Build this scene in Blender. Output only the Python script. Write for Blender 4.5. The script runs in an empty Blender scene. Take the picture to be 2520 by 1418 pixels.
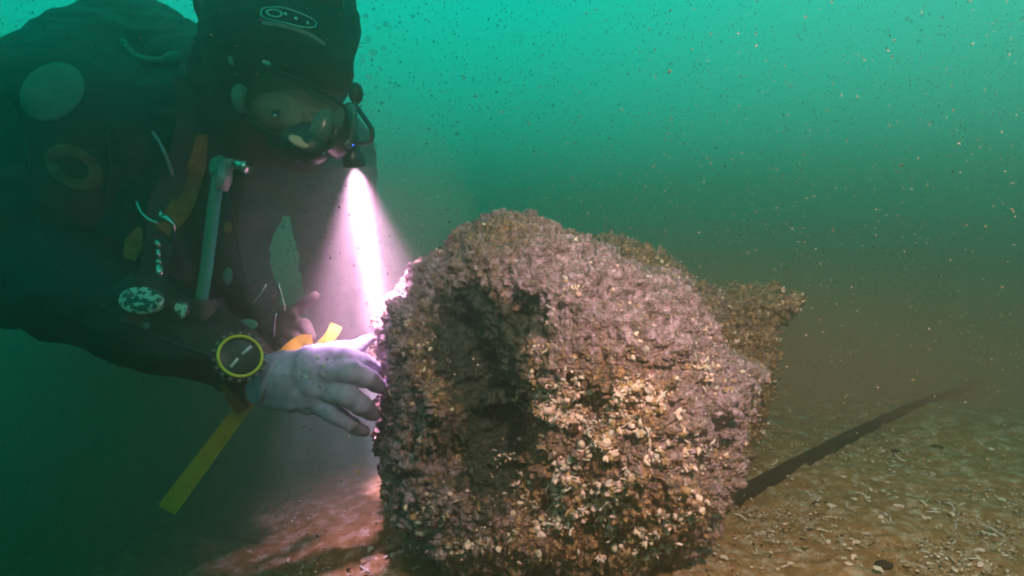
import bpy, bmesh, math, random
import numpy as np
from mathutils import Vector, Matrix
from mathutils.bvhtree import BVHTree

random.seed(7)
rng = np.random.default_rng(7)
S = bpy.context.scene
COL = S.collection

# ------------------------------------------------------------------ camera
PITCH = math.radians(5.7)
cam_d = bpy.data.cameras.new('camera')
cam_d.sensor_width = 36.0
cam_d.lens = 36.0 * 1500 / 2520
cam_d.clip_start = 0.02
cam_d.clip_end = 300
cam = bpy.data.objects.new('camera', cam_d)
COL.objects.link(cam)
cam.location = (0, 0, 0.5)
cam.rotation_euler = (math.pi / 2 - PITCH, 0, 0)
S.camera = cam

# ------------------------------------------------------------------ water light (world)
SUN_EL, SUN_AZ = math.radians(62), math.radians(20)
w = bpy.data.worlds.new('World'); S.world = w; w.use_nodes = True
nt = w.node_tree; nt.nodes.clear()
tc = nt.nodes.new('ShaderNodeTexCoord'); sp = nt.nodes.new('ShaderNodeSeparateXYZ')
nt.links.new(tc.outputs['Generated'], sp.inputs[0])
mr = nt.nodes.new('ShaderNodeMapRange'); mr.inputs[1].default_value = -1; mr.inputs[2].default_value = 1
nt.links.new(sp.outputs[2], mr.inputs[0])
cr = nt.nodes.new('ShaderNodeValToRGB')
el = cr.color_ramp.elements
WORLD = [(0.0, (0.0, 0.030, 0.022)), (0.36, (0.001, 0.045, 0.033)), (0.5, (0.06, 0.19, 0.135)), (0.565, (0.015, 0.42, 0.31)),
         (0.66, (0.001, 0.54, 0.40)), (0.78, (0.001, 0.46, 0.34)), (1.0, (0.004, 0.36, 0.27))]
while len(el) < len(WORLD): el.new(0.5)
for e, (p, c) in zip(el, WORLD):
    e.position = p; e.color = (*c, 1)
nt.links.new(mr.outputs[0], cr.inputs[0])
bg = nt.nodes.new('ShaderNodeBackground'); bg.inputs[1].default_value = 1.45
wo = nt.nodes.new('ShaderNodeOutputWorld')
nt.links.new(cr.outputs[0], bg.inputs[0]); nt.links.new(bg.outputs[0], wo.inputs[0])
try:
    w.cycles.sampling_method = 'MANUAL'; w.cycles.sample_map_resolution = 512
except Exception: pass

# daylight that reaches the bottom: weak, wide and green
sl = bpy.data.lights.new('daylight', 'SUN'); sl.energy = 0.2; sl.angle = math.radians(30); sl.color = (0.10, 1.0, 0.75)
so = bpy.data.objects.new('daylight', sl); COL.objects.link(so)
so.rotation_euler = (math.pi / 2 - SUN_EL, 0, SUN_AZ + math.pi / 2)

# the photographer's video lamp, held up to the right of the camera: its warm light is what colours the rock
def aim(o, target):
    d = Vector(target) - o.location
    o.rotation_euler = d.to_track_quat('-Z', 'Y').to_euler()
vl = bpy.data.lights.new('video_lamp', 'SPOT'); vl.energy = 200; vl.color = (1.0, 0.55, 0.44)
vl.spot_size = math.radians(92); vl.spot_blend = 1.0; vl.shadow_soft_size = 0.03
vo = bpy.data.objects.new('video_lamp', vl); COL.objects.link(vo)
vo.location = (0.30, 0.06, 1.02); aim(vo, (0.68, 1.15, 0.10))
vl2 = bpy.data.lights.new('video_lamp_low', 'SPOT'); vl2.energy = 7.0; vl2.color = (1.0, 0.66, 0.52)
vl2.spot_size = math.radians(78); vl2.spot_blend = 1.0; vl2.shadow_soft_size = 0.03
vo2 = bpy.data.objects.new('video_lamp_low', vl2); COL.objects.link(vo2)
vo2.location = (-0.22, 0.30, 0.82); aim(vo2, (-0.10, 1.1, 0.32))

S.view_settings.view_transform = 'Standard'; S.view_settings.look = 'None'
S.view_settings.exposure = 0; S.view_settings.gamma = 1
S.view_settings.use_curve_mapping = False
S.cycles.use_denoising = True
S.cycles.filter_width = 1.9
try: S.cycles.denoiser = 'OPENIMAGEDENOISE'
except Exception: pass
S.cycles.max_bounces = 6; S.cycles.volume_bounces = 1
S.cycles.diffuse_bounces = 2; S.cycles.glossy_bounces = 2
S.cycles.transmission_bounces = 4; S.cycles.transparent_max_bounces = 6
S.cycles.caustics_reflective = False; S.cycles.caustics_refractive = False
S.cycles.sample_clamp_indirect = 4

# ------------------------------------------------------------------ helpers
CP = Vector((0, 0, 0.5))
FW = Vector((0, math.cos(PITCH), -math.sin(PITCH)))
RT = Vector((1, 0, 0))
UP = Vector((0, math.sin(PITCH), math.cos(PITCH)))
def P(px, py, d):
    return CP + FW * d + RT * ((px - 1260) / 1500 * d) + UP * ((709 - py) / 1500 * d)

TB = rng.random((64, 64, 64)).astype(np.float32)
def vn(p, scale, off=0.0):
    """value noise -1..1 at points p (n x 3), scale in cells per metre"""
    q = p * scale + off + 1000.0
    i = np.floor(q).astype(np.int64); f = (q - i).astype(np.float32); f = f * f * (3 - 2 * f)
    a = i & 63; b = (i + 1) & 63
    def g(x, y, z): return TB[x, y, z]
    c00 = g(a[:, 0], a[:, 1], a[:, 2]) * (1 - f[:, 0]) + g(b[:, 0], a[:, 1], a[:, 2]) * f[:, 0]
    c10 = g(a[:, 0], b[:, 1], a[:, 2]) * (1 - f[:, 0]) + g(b[:, 0], b[:, 1], a[:, 2]) * f[:, 0]
    c01 = g(a[:, 0], a[:, 1], b[:, 2]) * (1 - f[:, 0]) + g(b[:, 0], a[:, 1], b[:, 2]) * f[:, 0]
    c11 = g(a[:, 0], b[:, 1], b[:, 2]) * (1 - f[:, 0]) + g(b[:, 0], b[:, 1], b[:, 2]) * f[:, 0]
    c0 = c00 * (1 - f[:, 1]) + c10 * f[:, 1]; c1 = c01 * (1 - f[:, 1]) + c11 * f[:, 1]
    return (c0 * (1 - f[:, 2]) + c1 * f[:, 2]) * 2 - 1

def tag(o, label=None, cat=None, group=None, kind=None):
    if label: o['label'] = label
    if cat: o['category'] = cat
    if group: o['group'] = group
    if kind: o['kind'] = kind
    return o
def empty(name, loc=(0, 0, 0)):
    o = bpy.data.objects.new(name, None); COL.objects.link(o); o.location = loc; o.empty_display_size = 0.05
    return o
def link(name, me, mat=None, parent=None, smooth=True):
    o = bpy.data.objects.new(name, me); COL.objects.link(o)
    if mat is not None and not me.materials: me.materials.append(mat)
    if smooth: me.polygons.foreach_set('use_smooth', [True] * len(me.polygons))
    if parent is not None:
        o.parent = parent
        o.matrix_parent_inverse = Matrix.Translation(-parent.location)
    return o
def mesh_np(name, V, F):
    """V n x 3, F m x 4 or m x 3"""
    me = bpy.data.meshes.new(name)
    V = np.asarray(V, np.float32); F = np.asarray(F, np.int32); k = F.shape[1]
    me.vertices.add(len(V)); me.vertices.foreach_set('co', V.ravel())
    me.loops.add(F.size); me.loops.foreach_set('vertex_index', F.ravel())
    me.polygons.add(len(F)); me.polygons.foreach_set('loop_start', np.arange(len(F), dtype=np.int32) * k)
    me.polygons.foreach_set('loop_total', np.full(len(F), k, np.int32))
    me.update(calc_edges=True)
    return me
def grid_faces(nu, nv, wrap=False):
    i = np.arange(nu if wrap else nu - 1); j = np.arange(nv - 1)
    I, J = np.meshgrid(i, j, indexing='ij'); I2 = (I + 1) % nu
    return np.stack([I * nv + J, I2 * nv + J, I2 * nv + J + 1, I * nv + J + 1], -1).reshape(-1, 4)

class B:
    """collects shapes for one mesh"""
    def __init__(s): s.v = []; s.f = []
    def add(s, v, f):
        n = len(s.v); s.v += [tuple(x) for x in v]; s.f += [tuple(i + n for i in q) for q in f]
    def tube(s, pts, rad, seg=10, caps=True, flat=1.0, flatdir=None):
        pts = [Vector(p) for p in pts]; n = len(pts)
        if not hasattr(rad, '__len__'): rad = [rad] * n
        prev = None; V = []
        for i, p in enumerate(pts):
            t = (pts[min(i + 1, n - 1)] - pts[max(i - 1, 0)]).normalized()
            a = flatdir if flatdir is not None else (prev if prev is not None else (Vector((0, 0, 1)) if abs(t.z) < .9 else Vector((1, 0, 0))))
            a = (a - t * a.dot(t)).normalized(); b = t.cross(a); prev = a
            for k in range(seg):
                th = 2 * math.pi * k / seg
                V.append(p + a * (math.cos(th) * rad[i] * flat) + b * (math.sin(th) * rad[i]))
        F = [(i * seg + k, i * seg + (k + 1) % seg, (i + 1) * seg + (k + 1) % seg, (i + 1) * seg + k) for i in range(n - 1) for k in range(seg)]
        if caps: F += [tuple(range(seg))[::-1], tuple((n - 1) * seg + k for k in range(seg))]
        s.add(V, F); return s
    def ball(s, c, r, sc=(1, 1, 1), mat=None, nu=14, nv=9):
        c = Vector(c); V = []; F = []
        for j in range(nv + 1):
            ph = math.pi * j / nv
            for i in range(nu):
                th = 2 * math.pi * i / nu
                v = Vector((math.sin(ph) * math.cos(th) * sc[0], math.sin(ph) * math.sin(th) * sc[1], math.cos(ph) * sc[2])) * r
                if mat is not None: v = mat @ v
                V.append(c + v)
        for j in range(nv):
            for i in range(nu):
                F.append((j * nu + i, (j + 1) * nu + i, (j + 1) * nu + (i + 1) % nu, j * nu + (i + 1) % nu))
        s.add(V, F); return s
    def box(s, c, sx, sy, sz, mat=None):
        c = Vector(c); V = []
        for x in (-1, 1):
            for y in (-1, 1):
                for z in (-1, 1):
                    v = Vector((x * sx / 2, y * sy / 2, z * sz / 2)); V.append(c + (mat @ v if mat is not None else v))
        s.add(V, [(0, 1, 3, 2), (4, 6, 7, 5), (0, 4, 5, 1), (2, 3, 7, 6), (0, 2, 6, 4), (1, 5, 7, 3)]); return s
    def mesh(s, name):
        me = bpy.data.meshes.new(name); me.from_pydata(s.v, [], s.f); me.update(); return me
    def build(s, name, mat, parent=None, smooth=True):
        me = s.mesh(name)
        bm = bmesh.new(); bm.from_mesh(me); bmesh.ops.remove_doubles(bm, verts=bm.verts, dist=1e-6)
        bmesh.ops.recalc_face_normals(bm, faces=bm.faces); bm.to_mesh(me); bm.free()
        return link(name, me, mat, parent, smooth)

def smooth_path(pts, n=24):
    """Catmull-Rom through pts"""
    pts = [Vector(p) for p in pts]; q = [pts[0] * 2 - pts[1]] + pts + [pts[-1] * 2 - pts[-2]]
    out = []; m = len(pts) - 1
    for k in range(n + 1):
        t = k / n * m; i = min(int(t), m - 1); t -= i
        a, b, c, d = q[i:i + 4]
        out.append(.5 * ((2 * b) + (c - a) * t + (2 * a - 5 * b + 4 * c - d) * t * t + (3 * b - a - 3 * c + d) * t ** 3))
    return out

def remesh_union(name, caps, voxel, smooth_it=6, wr=None):
    """one continuous surface from tapered capsules [(p0, r0, p1, r1)]"""
    b = B()
    for (p0, r0, p1, r1) in caps:
        p0 = Vector(p0); p1 = Vector(p1)
        n = max(3, int((p1 - p0).length / max(min(r0, r1) * .7, voxel)) + 2)
        ax = (p1 - p0)
        pts = []; rr = []
        if ax.length > 1e-5:
            b.tube([p0.lerp(p1, i / (n - 1)) for i in range(n)], [r0 + (r1 - r0) * i / (n - 1) for i in range(n)], seg=20)
        b.ball(p0, r0, nu=22, nv=14); b.ball(p1, r1, nu=22, nv=14)
    me = b.mesh(name)
    bm = bmesh.new(); bm.from_mesh(me); bmesh.ops.recalc_face_normals(bm, faces=bm.faces); bm.to_mesh(me); bm.free()
    o = bpy.data.objects.new(name, me); COL.objects.link(o)
    m = o.modifiers.new('r', 'REMESH'); m.mode = 'VOXEL'; m.voxel_size = voxel; m.adaptivity = 0
    s = o.modifiers.new('s', 'SMOOTH'); s.factor = .6; s.iterations = smooth_it
    dg = bpy.context.evaluated_depsgraph_get()
    me2 = bpy.data.meshes.new_from_object(o.evaluated_get(dg))
    bpy.data.objects.remove(o); bpy.data.meshes.remove(me); me2.name = name
    if wr is not None:
        n = len(me2.vertices); V = np.empty(n * 3, np.float32); N = np.empty(n * 3, np.float32)
        me2.vertices.foreach_get('co', V); me2.vertex_normals.foreach_get('vector', N)
        V = V.reshape(-1, 3); N = N.reshape(-1, 3); V = V + N * wr(V)[:, None]
        me2.vertices.foreach_set('co', V.ravel()); me2.update()
    return me2

# ------------------------------------------------------------------ materials
def mk(name, col, rough=.6, metal=0.0, var=.25, vscale=40, bump=0.0, bscale=300, spec=.5, emit=None, estr=0, trans=0, alpha=1, col2=None):
    m = bpy.data.materials.new(name); m.use_nodes = True; n = m.node_tree; p = n.nodes['Principled BSDF']
    p.inputs['Roughness'].default_value = rough; p.inputs['Metallic'].default_value = metal
    p.inputs['Specular IOR Level'].default_value = spec
    t = n.nodes.new('ShaderNodeTexCoord')
    nz = n.nodes.new('ShaderNodeTexNoise'); nz.inputs['Scale'].default_value = vscale; nz.inputs['Detail'].default_value = 5
    n.links.new(t.outputs['Object'], nz.inputs['Vector'])
    r = n.nodes.new('ShaderNodeValToRGB'); r.color_ramp.elements[0].position = .35; r.color_ramp.elements[1].position = .68
    c2 = col2 if col2 is not None else tuple(min(1, c * (1 + var)) for c in col)
    r.color_ramp.elements[0].color = (*[c * (1 - var) for c in col], 1); r.color_ramp.elements[1].color = (*c2, 1)
    n.links.new(nz.outputs['Fac'], r.inputs[0]); n.links.new(r.outputs[0], p.inputs['Base Color'])
    if bump:
        b = n.nodes.new('ShaderNodeBump'); b.inputs['Strength'].default_value = bump; b.inputs['Distance'].default_value = .002
        z = n.nodes.new('ShaderNodeTexNoise'); z.inputs['Scale'].default_value = bscale; z.inputs['Detail'].default_value = 4
        n.links.new(t.outputs['Object'], z.inputs['Vector']); n.links.new(z.outputs['Fac'], b.inputs['Height']); n.links.new(b.outputs[0], p.inputs['Normal'])
    if emit is not None:
        p.inputs['Emission Color'].default_value = (*emit, 1); p.inputs['Emission Strength'].default_value = estr
    if trans: p.inputs['Transmission Weight'].default_value = trans
    if alpha < 1: p.inputs['Alpha'].default_value = alpha
    return m

def growth_material(name):
    """encrusted stone: mauve coralline crust, orange-brown turf, dark green algae, cream grains"""
    m = bpy.data.materials.new(name); m.use_nodes = True; n = m.node_tree; p = n.nodes['Principled BSDF']
    p.inputs['Roughness'].default_value = .48; p.inputs['Specular IOR Level'].default_value = .6
    t = n.nodes.new('ShaderNodeTexCoord')
    def noise(s, d=6, ro=.6, off=0):
        mp = n.nodes.new('ShaderNodeMapping'); mp.inputs['Location'].default_value = (off, off * .7, -off); n.links.new(t.outputs['Object'], mp.inputs[0])
        z = n.nodes.new('ShaderNodeTexNoise'); z.inputs['Scale'].default_value = s; z.inputs['Detail'].default_value = d; z.inputs['Roughness'].default_value = ro
        n.links.new(mp.outputs[0], z.inputs['Vector']); return z.outputs['Fac']
    def ramp(f, st):
        r = n.nodes.new('ShaderNodeValToRGB'); e = r.color_ramp.elements
        while len(e) < len(st): e.new(.5)
        for q, (pp, c) in zip(e, st): q.position = pp; q.color = (*c, 1) if len(c) == 3 else c
        n.links.new(f, r.inputs[0]); return r.outputs[0]
    def mix(f, a, b):
        x = n.nodes.new('ShaderNodeMix'); x.data_type = 'RGBA'
        n.links.new(f, x.inputs[0]); n.links.new(a, x.inputs[6]); n.links.new(b, x.inputs[7]); return x.outputs[2]
    crust = ramp(noise(70, 8, .7), [(.32, (.04, .028, .026)), (.43, (.15, .10, .10)), (.52, (.28, .18, .22)), (.60, (.46, .30, .42)), (.68, (.74, .60, .60))])
    turf = ramp(noise(110, 8, .7, 3), [(.34, (.015, .011, .006)), (.47, (.10, .058, .030)), (.57, (.36, .17, .065)), (.67, (.66, .44, .28))])
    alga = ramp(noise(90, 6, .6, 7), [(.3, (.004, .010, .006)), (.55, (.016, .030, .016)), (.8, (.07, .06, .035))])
    a = n.nodes.new('ShaderNodeAttribute'); a.attribute_name = 'turf'
    a2 = n.nodes.new('ShaderNodeAttribute'); a2.attribute_name = 'alga'
    def addn(att, f, k):
        mm = n.nodes.new('ShaderNodeMath'); mm.operation = 'MULTIPLY_ADD'; n.links.new(f, mm.inputs[0]); mm.inputs[1].default_value = k; n.links.new(att.outputs['Fac'], mm.inputs[2]); return mm.outputs[0]
    BW = [(.0, (0, 0, 0)), (1, (1, 1, 1))]
    f1 = ramp(addn(a, noise(28, 6, .65, 11), 1.3), [(.98, (0, 0, 0)), (1.0, (1, 1, 1))])
    # positions above are in 0..1, so scale the sum
    s1 = n.nodes.new('ShaderNodeMapRange'); n.links.new(addn(a, noise(55, 8, .75, 11), 1.4), s1.inputs[0]); s1.inputs[1].default_value = 1.0; s1.inputs[2].default_value = 1.35
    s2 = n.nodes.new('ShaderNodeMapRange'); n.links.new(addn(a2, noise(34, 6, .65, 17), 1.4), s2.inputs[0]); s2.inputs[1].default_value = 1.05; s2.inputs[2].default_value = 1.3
    c = mix(s1.outputs[0], crust, turf)
    v = n.nodes.new('ShaderNodeTexVoronoi'); v.inputs['Scale'].default_value = 210; n.links.new(t.outputs['Object'], v.inputs['Vector'])
    g = ramp(v.outputs['Distance'], [(.0, (1, 1, 1)), (.20, (.8, .8, .8)), (.32, (0, 0, 0))])
    sel = ramp(noise(45, 3, .5, 23), [(.45, (0, 0, 0)), (.55, (1, 1, 1))])
    gm = n.nodes.new('ShaderNodeMath'); gm.operation = 'MULTIPLY'; n.links.new(g, gm.inputs[0]); n.links.new(sel, gm.inputs[1])
    gc = n.nodes.new('ShaderNodeRGB'); gc.outputs[0].default_value = (.62, .48, .40, 1)
    gm2 = n.nodes.new('ShaderNodeMath'); gm2.operation = 'MULTIPLY'; n.links.new(gm.outputs[0], gm2.inputs[0]); gm2.inputs[1].default_value = .7
    c = mix(gm2.outputs[0], c, gc.outputs[0])
    v3 = n.nodes.new('ShaderNodeTexVoronoi'); v3.inputs['Scale'].default_value = 95; n.links.new(t.outputs['Object'], v3.inputs['Vector'])
    dk = ramp(v3.outputs['Distance'], [(.0, (.85, .85, .85)), (.14, (.7, .7, .7)), (.24, (0, 0, 0))])
    sel2 = ramp(noise(30, 3, .5, 31), [(.48, (0, 0, 0)), (.60, (1, 1, 1))])
    gm3 = n.nodes.new('ShaderNodeMath'); gm3.operation = 'MULTIPLY'; n.links.new(dk, gm3.inputs[0]); n.links.new(sel2, gm3.inputs[1])
    pc = n.nodes.new('ShaderNodeRGB'); pc.outputs[0].default_value = (.012, .014, .009, 1)
    c = mix(gm3.outputs[0], c, pc.outputs[0])
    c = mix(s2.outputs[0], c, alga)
    n.links.new(c, p.inputs['Base Color'])
    b = n.nodes.new('ShaderNodeBump'); b.inputs['Strength'].default_value = 1.0; b.inputs['Distance'].default_value = .004
    n.links.new(noise(160, 8, .75, 5), b.inputs['Height'])
    b2 = n.nodes.new('ShaderNodeBump'); b2.inputs['Strength'].default_value = .8; b2.inputs['Distance'].default_value = .003; b2.invert = True
    n.links.new(v.outputs['Distance'], b2.inputs['Height']); n.links.new(b.outputs[0], b2.inputs['Normal']); n.links.new(b2.outputs[0], p.inputs['Normal'])
    return m

M = {}
M['rock'] = growth_material('encrusted_rock')
M['suit'] = mk('black_neoprene', (.012, .013, .014), .55, bump=.6, bscale=420, spec=.4)
M['hood'] = mk('hood_neoprene', (.013, .012, .011), .75, bump=.7, bscale=350, spec=.25, col2=(.03, .022, .015))
M['rubber'] = mk('black_rubber', (.015, .015, .015), .4)
M['badge'] = mk('pale_badge', (.08, .20, .175), .85, var=.12, vscale=25)
M['badge2'] = mk('worn_patch', (.08, .065, .035), .8, var=.5, vscale=45, col2=(.14, .12, .07))
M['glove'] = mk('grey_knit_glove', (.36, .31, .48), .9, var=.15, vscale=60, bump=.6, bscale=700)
M['glove_dark'] = mk('soiled_glove', (.085, .06, .055), .85, var=.3, vscale=60)  # far glove, in a darker brown than the near one
M['glove_print'] = mk('glove_print', (.30, .265, .37), .7, var=.15, vscale=90, col2=(.37, .33, .45))
M['pale_print'] = mk('pale_print', (.58, .56, .58), .5)
M['print_grey'] = mk('print_grey', (.27, .25, .29), .6, var=.3, vscale=200)
M['yellow'] = mk('yellow_webbing', (.40, .24, .008), .7, var=.12, vscale=80, bump=.4, bscale=900)
M['olive'] = mk('worn_yellow_webbing', (.22, .13, .02), .8, var=.3, vscale=60, bump=.4, bscale=900)
M['yring'] = mk('yellow_plastic', (.70, .56, .03), .4, var=.1)
M['steel'] = mk('stainless_steel', (.62, .60, .58), .22, metal=1, var=.1)
M['hose'] = mk('pale_green_hose', (.004, .22, .17), .7, var=.15, bump=.3, bscale=400)
M['pinkgrey'] = mk('grey_connector', (.33, .26, .28), .5)
M['lens'] = mk('mask_glass', (.14, .06, .045), .16, var=.3, vscale=14, spec=.35, alpha=.25)
M['eye'] = mk('eye_dark', (.02, .015, .01), .1, spec=1.0)
M['eyewhite'] = mk('eye_white', (.5, .45, .42), .3)
M['skin'] = mk('skin', (.60, .31, .22), .5, var=.1)
M['clear'] = mk('clear_silicone', (.14, .17, .15), .25, var=.1, trans=.4)
M['sleeve'] = mk('teal_silicone', (.05, .15, .12), .5)
M['teal'] = mk('teal_tip', (.30, .55, .55), .4)
M['camo'] = mk('mottled_disc', (.02, .03, .035), .35, var=.3, vscale=110, spec=.8, col2=(.55, .58, .52))
M['camo'].node_tree.nodes['Color Ramp'].color_ramp.elements[0].position = .47; M['camo'].node_tree.nodes['Color Ramp'].color_ramp.elements[1].position = .53
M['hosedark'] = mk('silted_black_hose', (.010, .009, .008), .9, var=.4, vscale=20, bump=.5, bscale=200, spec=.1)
M['shell'] = mk('shell_cream', (.72, .55, .46), .3, var=.2, vscale=120, bump=.4, bscale=500)
M['shell2'] = mk('shell_pink', (.76, .52, .48), .3, var=.2, vscale=120, bump=.4, bscale=500)
M['shell3'] = mk('shell_tan', (.40, .25, .13), .5, var=.3, vscale=120, bump=.5, bscale=500)
M['shell4'] = mk('shell_grey', (.46, .40, .38), .4, var=.25, vscale=120, bump=.4, bscale=500)
M['tube'] = mk('tube_cream', (.60, .50, .46), .45, var=.2, vscale=120)
M['torch'] = mk('torch_black', (.02, .02, .03), .3)
M['led'] = mk('blue_led', (.0, .02, .3), .3, emit=(.05, .12, 1.0), estr=6)
M['bulb'] = mk('torch_glass', (.9, .8, .9), .3, emit=(1.0, .72, .95), estr=30)

# ------------------------------------------------------------------ seabed
def ground_z(x, y):
    x = np.asarray(x, float); y = np.asarray(y, float)
    p = np.stack([x, y, np.zeros_like(x)], -1).reshape(-1, 3)
    z = -.095 + vn(p, 1.3, 5) * .035 + vn(p, 4, 9) * .014
    sl_ = 1 / (1 + np.exp((x.ravel() + .50) / .20)); z = z - sl_ * .12 * np.clip(y.ravel(), 0, 1.5)
    # low crest on the right, falling away behind it
    z = z + .05 * np.exp(-((x.ravel() - 1.25) / .5) ** 2 - ((y.ravel() - 1.75) / .35) ** 2)
    return z.reshape(x.shape)
def sinh_axis(n, near, far):
    t = np.linspace(-1, 1, n); k = math.asinh(far / near); return np.sinh(t * k) * near
gx = sinh_axis(700, .25, 45) + .3; gy = sinh_axis(700, .25, 45) + 1.15
X, Y = np.meshgrid(gx, gy, indexing='ij')
Z = ground_z(X, Y); pp = np.stack([X, Y, np.zeros_like(X)], -1).reshape(-1, 3)
fin = np.exp(-((X - .3) ** 2 + (Y - 1.2) ** 2) / 6).ravel()
dz = (vn(pp, 14, 1) * .007 + vn(pp, 40, 2) * .0050 + np.abs(vn(pp, 95, 3)) * .0060) * fin
Zg = Z + dz.reshape(Z.shape)
gm_ = mesh_np('seabed', np.stack([X, Y, Zg], -1).reshape(-1, 3), grid_faces(700, 700))
m = bpy.data.materials.new('silty_sand'); m.use_nodes = True; n = m.node_tree; p = n.nodes['Principled BSDF']
p.inputs['Roughness'].default_value = .9; p.inputs['Specular IOR Level'].default_value = .2
t = n.nodes.new('ShaderNodeTexCoord')
def _noise(s, d=6, ro=.6):
    z = n.nodes.new('ShaderNodeTexNoise'); z.inputs['Scale'].default_value = s; z.inputs['Detail'].default_value = d; z.inputs['Roughness'].default_value = ro
    n.links.new(t.outputs['Object'], z.inputs['Vector']); return z.outputs['Fac']
r1 = n.nodes.new('ShaderNodeValToRGB'); e = r1.color_ramp.elements
for q, (pp_, c) in zip([e[0], e[1], e.new(.5)], [(.3, (.085, .045, .018)), (.74, (.42, .26, .15)), (.5, (.25, .13, .05))]): q.position = pp_; q.color = (*c, 1)
n.links.new(_noise(34, 10, .8), r1.inputs[0])
r2 = n.nodes.new('ShaderNodeValToRGB'); e = r2.color_ramp.elements
e[0].position = .62; e[0].color = (0, 0, 0, 1); e[1].position = .72; e[1].color = (1, 1, 1, 1)
n.links.new(_noise(170, 4, .6), r2.inputs[0])
mx = n.nodes.new('ShaderNodeMix'); mx.data_type = 'RGBA'; mx.inputs[7].default_value = (.50, .40, .34, 1)
ml = n.nodes.new('ShaderNodeMath'); ml.operation = 'MULTIPLY'; ml.inputs[1].default_value = .6; n.links.new(r2.outputs[0], ml.inputs[0])
n.links.new(ml.outputs[0], mx.inputs[0]); n.links.new(r1.outputs[0], mx.inputs[6]); n.links.new(mx.outputs[2], p.inputs['Base Color'])
b = n.nodes.new('ShaderNodeBump'); b.inputs['Strength'].default_value = .9; b.inputs['Distance'].default_value = .004
n.links.new(_noise(120, 8, .75), b.inputs['Height']); n.links.new(b.outputs[0], p.inputs['Normal'])
ground = link('seabed', gm_, m); tag(ground, kind='structure')
def gz(x, y): return float(ground_z(np.array([x]), np.array([y]))[0])

# ------------------------------------------------------------------ haze (the turbid water itself)
hb = B().box((0.3, 1.15, 0.0), 92, 92, 2.0)
haze = hb.build('haze', None, None, False)
hv = haze.data; lo_z, hi_z = -1.5, 1.45
for v in hv.vertices: v.co.z = hi_z if v.co.z > 0 else lo_z
hm = bpy.data.materials.new('turbid_water'); hm.use_nodes = True; hn = hm.node_tree
hn.nodes.remove(hn.nodes['Principled BSDF'])
pv = hn.nodes.new('ShaderNodeVolumePrincipled')
pv.inputs['Color'].default_value = (.48, .44, .38, 1); pv.inputs['Density'].default_value = .46
pv.inputs['Absorption Color'].default_value = (.10, .45, .35, 1); pv.inputs['Anisotropy'].default_value = .80
hn.links.new(pv.outputs[0], hn.nodes['Material Output'].inputs['Volume'])
try: hm.cycles.homogeneous_volume = True
except Exception: pass
hv.materials.append(hm); tag(haze, kind='stuff')

cb = B().ball(P(905, 640, 1.22), .36, (.66, .62, 1.0), Matrix.Rotation(-.12, 3, 'Y'), nu=40, nv=28)
cloud = cb.build('silt_cloud', None, None)
cm = bpy.data.materials.new('stirred_silt'); cm.use_nodes = True; cn = cm.node_tree
cn.nodes.remove(cn.nodes['Principled BSDF'])
cv = cn.nodes.new('ShaderNodeVolumePrincipled'); cv.inputs['Color'].default_value = (.95, .85, .85, 1); cv.inputs['Density'].default_value = .60
cv.inputs['Absorption Color'].default_value = (.9, .8, .8, 1); cv.inputs['Anisotropy'].default_value = 0.0
cn.links.new(cv.outputs[0], cn.nodes['Material Output'].inputs['Volume'])
cloud.data.materials.append(cm); tag(cloud, kind='stuff')

def murk(name, c, rad, col, dens, an=.3):
    o = B().ball(c, 1, rad, nu=48, nv=32).build(name, None, None)
    mm = bpy.data.materials.new(name); mm.use_nodes = True; q = mm.node_tree; q.nodes.remove(q.nodes['Principled BSDF'])
    v = q.nodes.new('ShaderNodeVolumePrincipled'); v.inputs['Color'].default_value = (*col, 1); v.inputs['Density'].default_value = dens
    v.inputs['Absorption Color'].default_value = (.1, .1, .1, 1); v.inputs['Anisotropy'].default_value = an
    q.links.new(v.outputs[0], q.nodes['Material Output'].inputs['Volume']); o.data.materials.append(mm); tag(o, kind='stuff')
for (rz, ry, dn) in ((.34, 1.85, .9), (.52, 1.75, .30), (.74, 1.5, .06)):
    murk('silt_cloud', (2.5, 3.3, .05), (4.4, ry, rz), (.86, .26, .17), dn, -.25)
murk('silt_cloud', (-1.0, 1.65, -.02), (.95, .80, .40), (.16, .40, .30), 1.6, .2)

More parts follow.
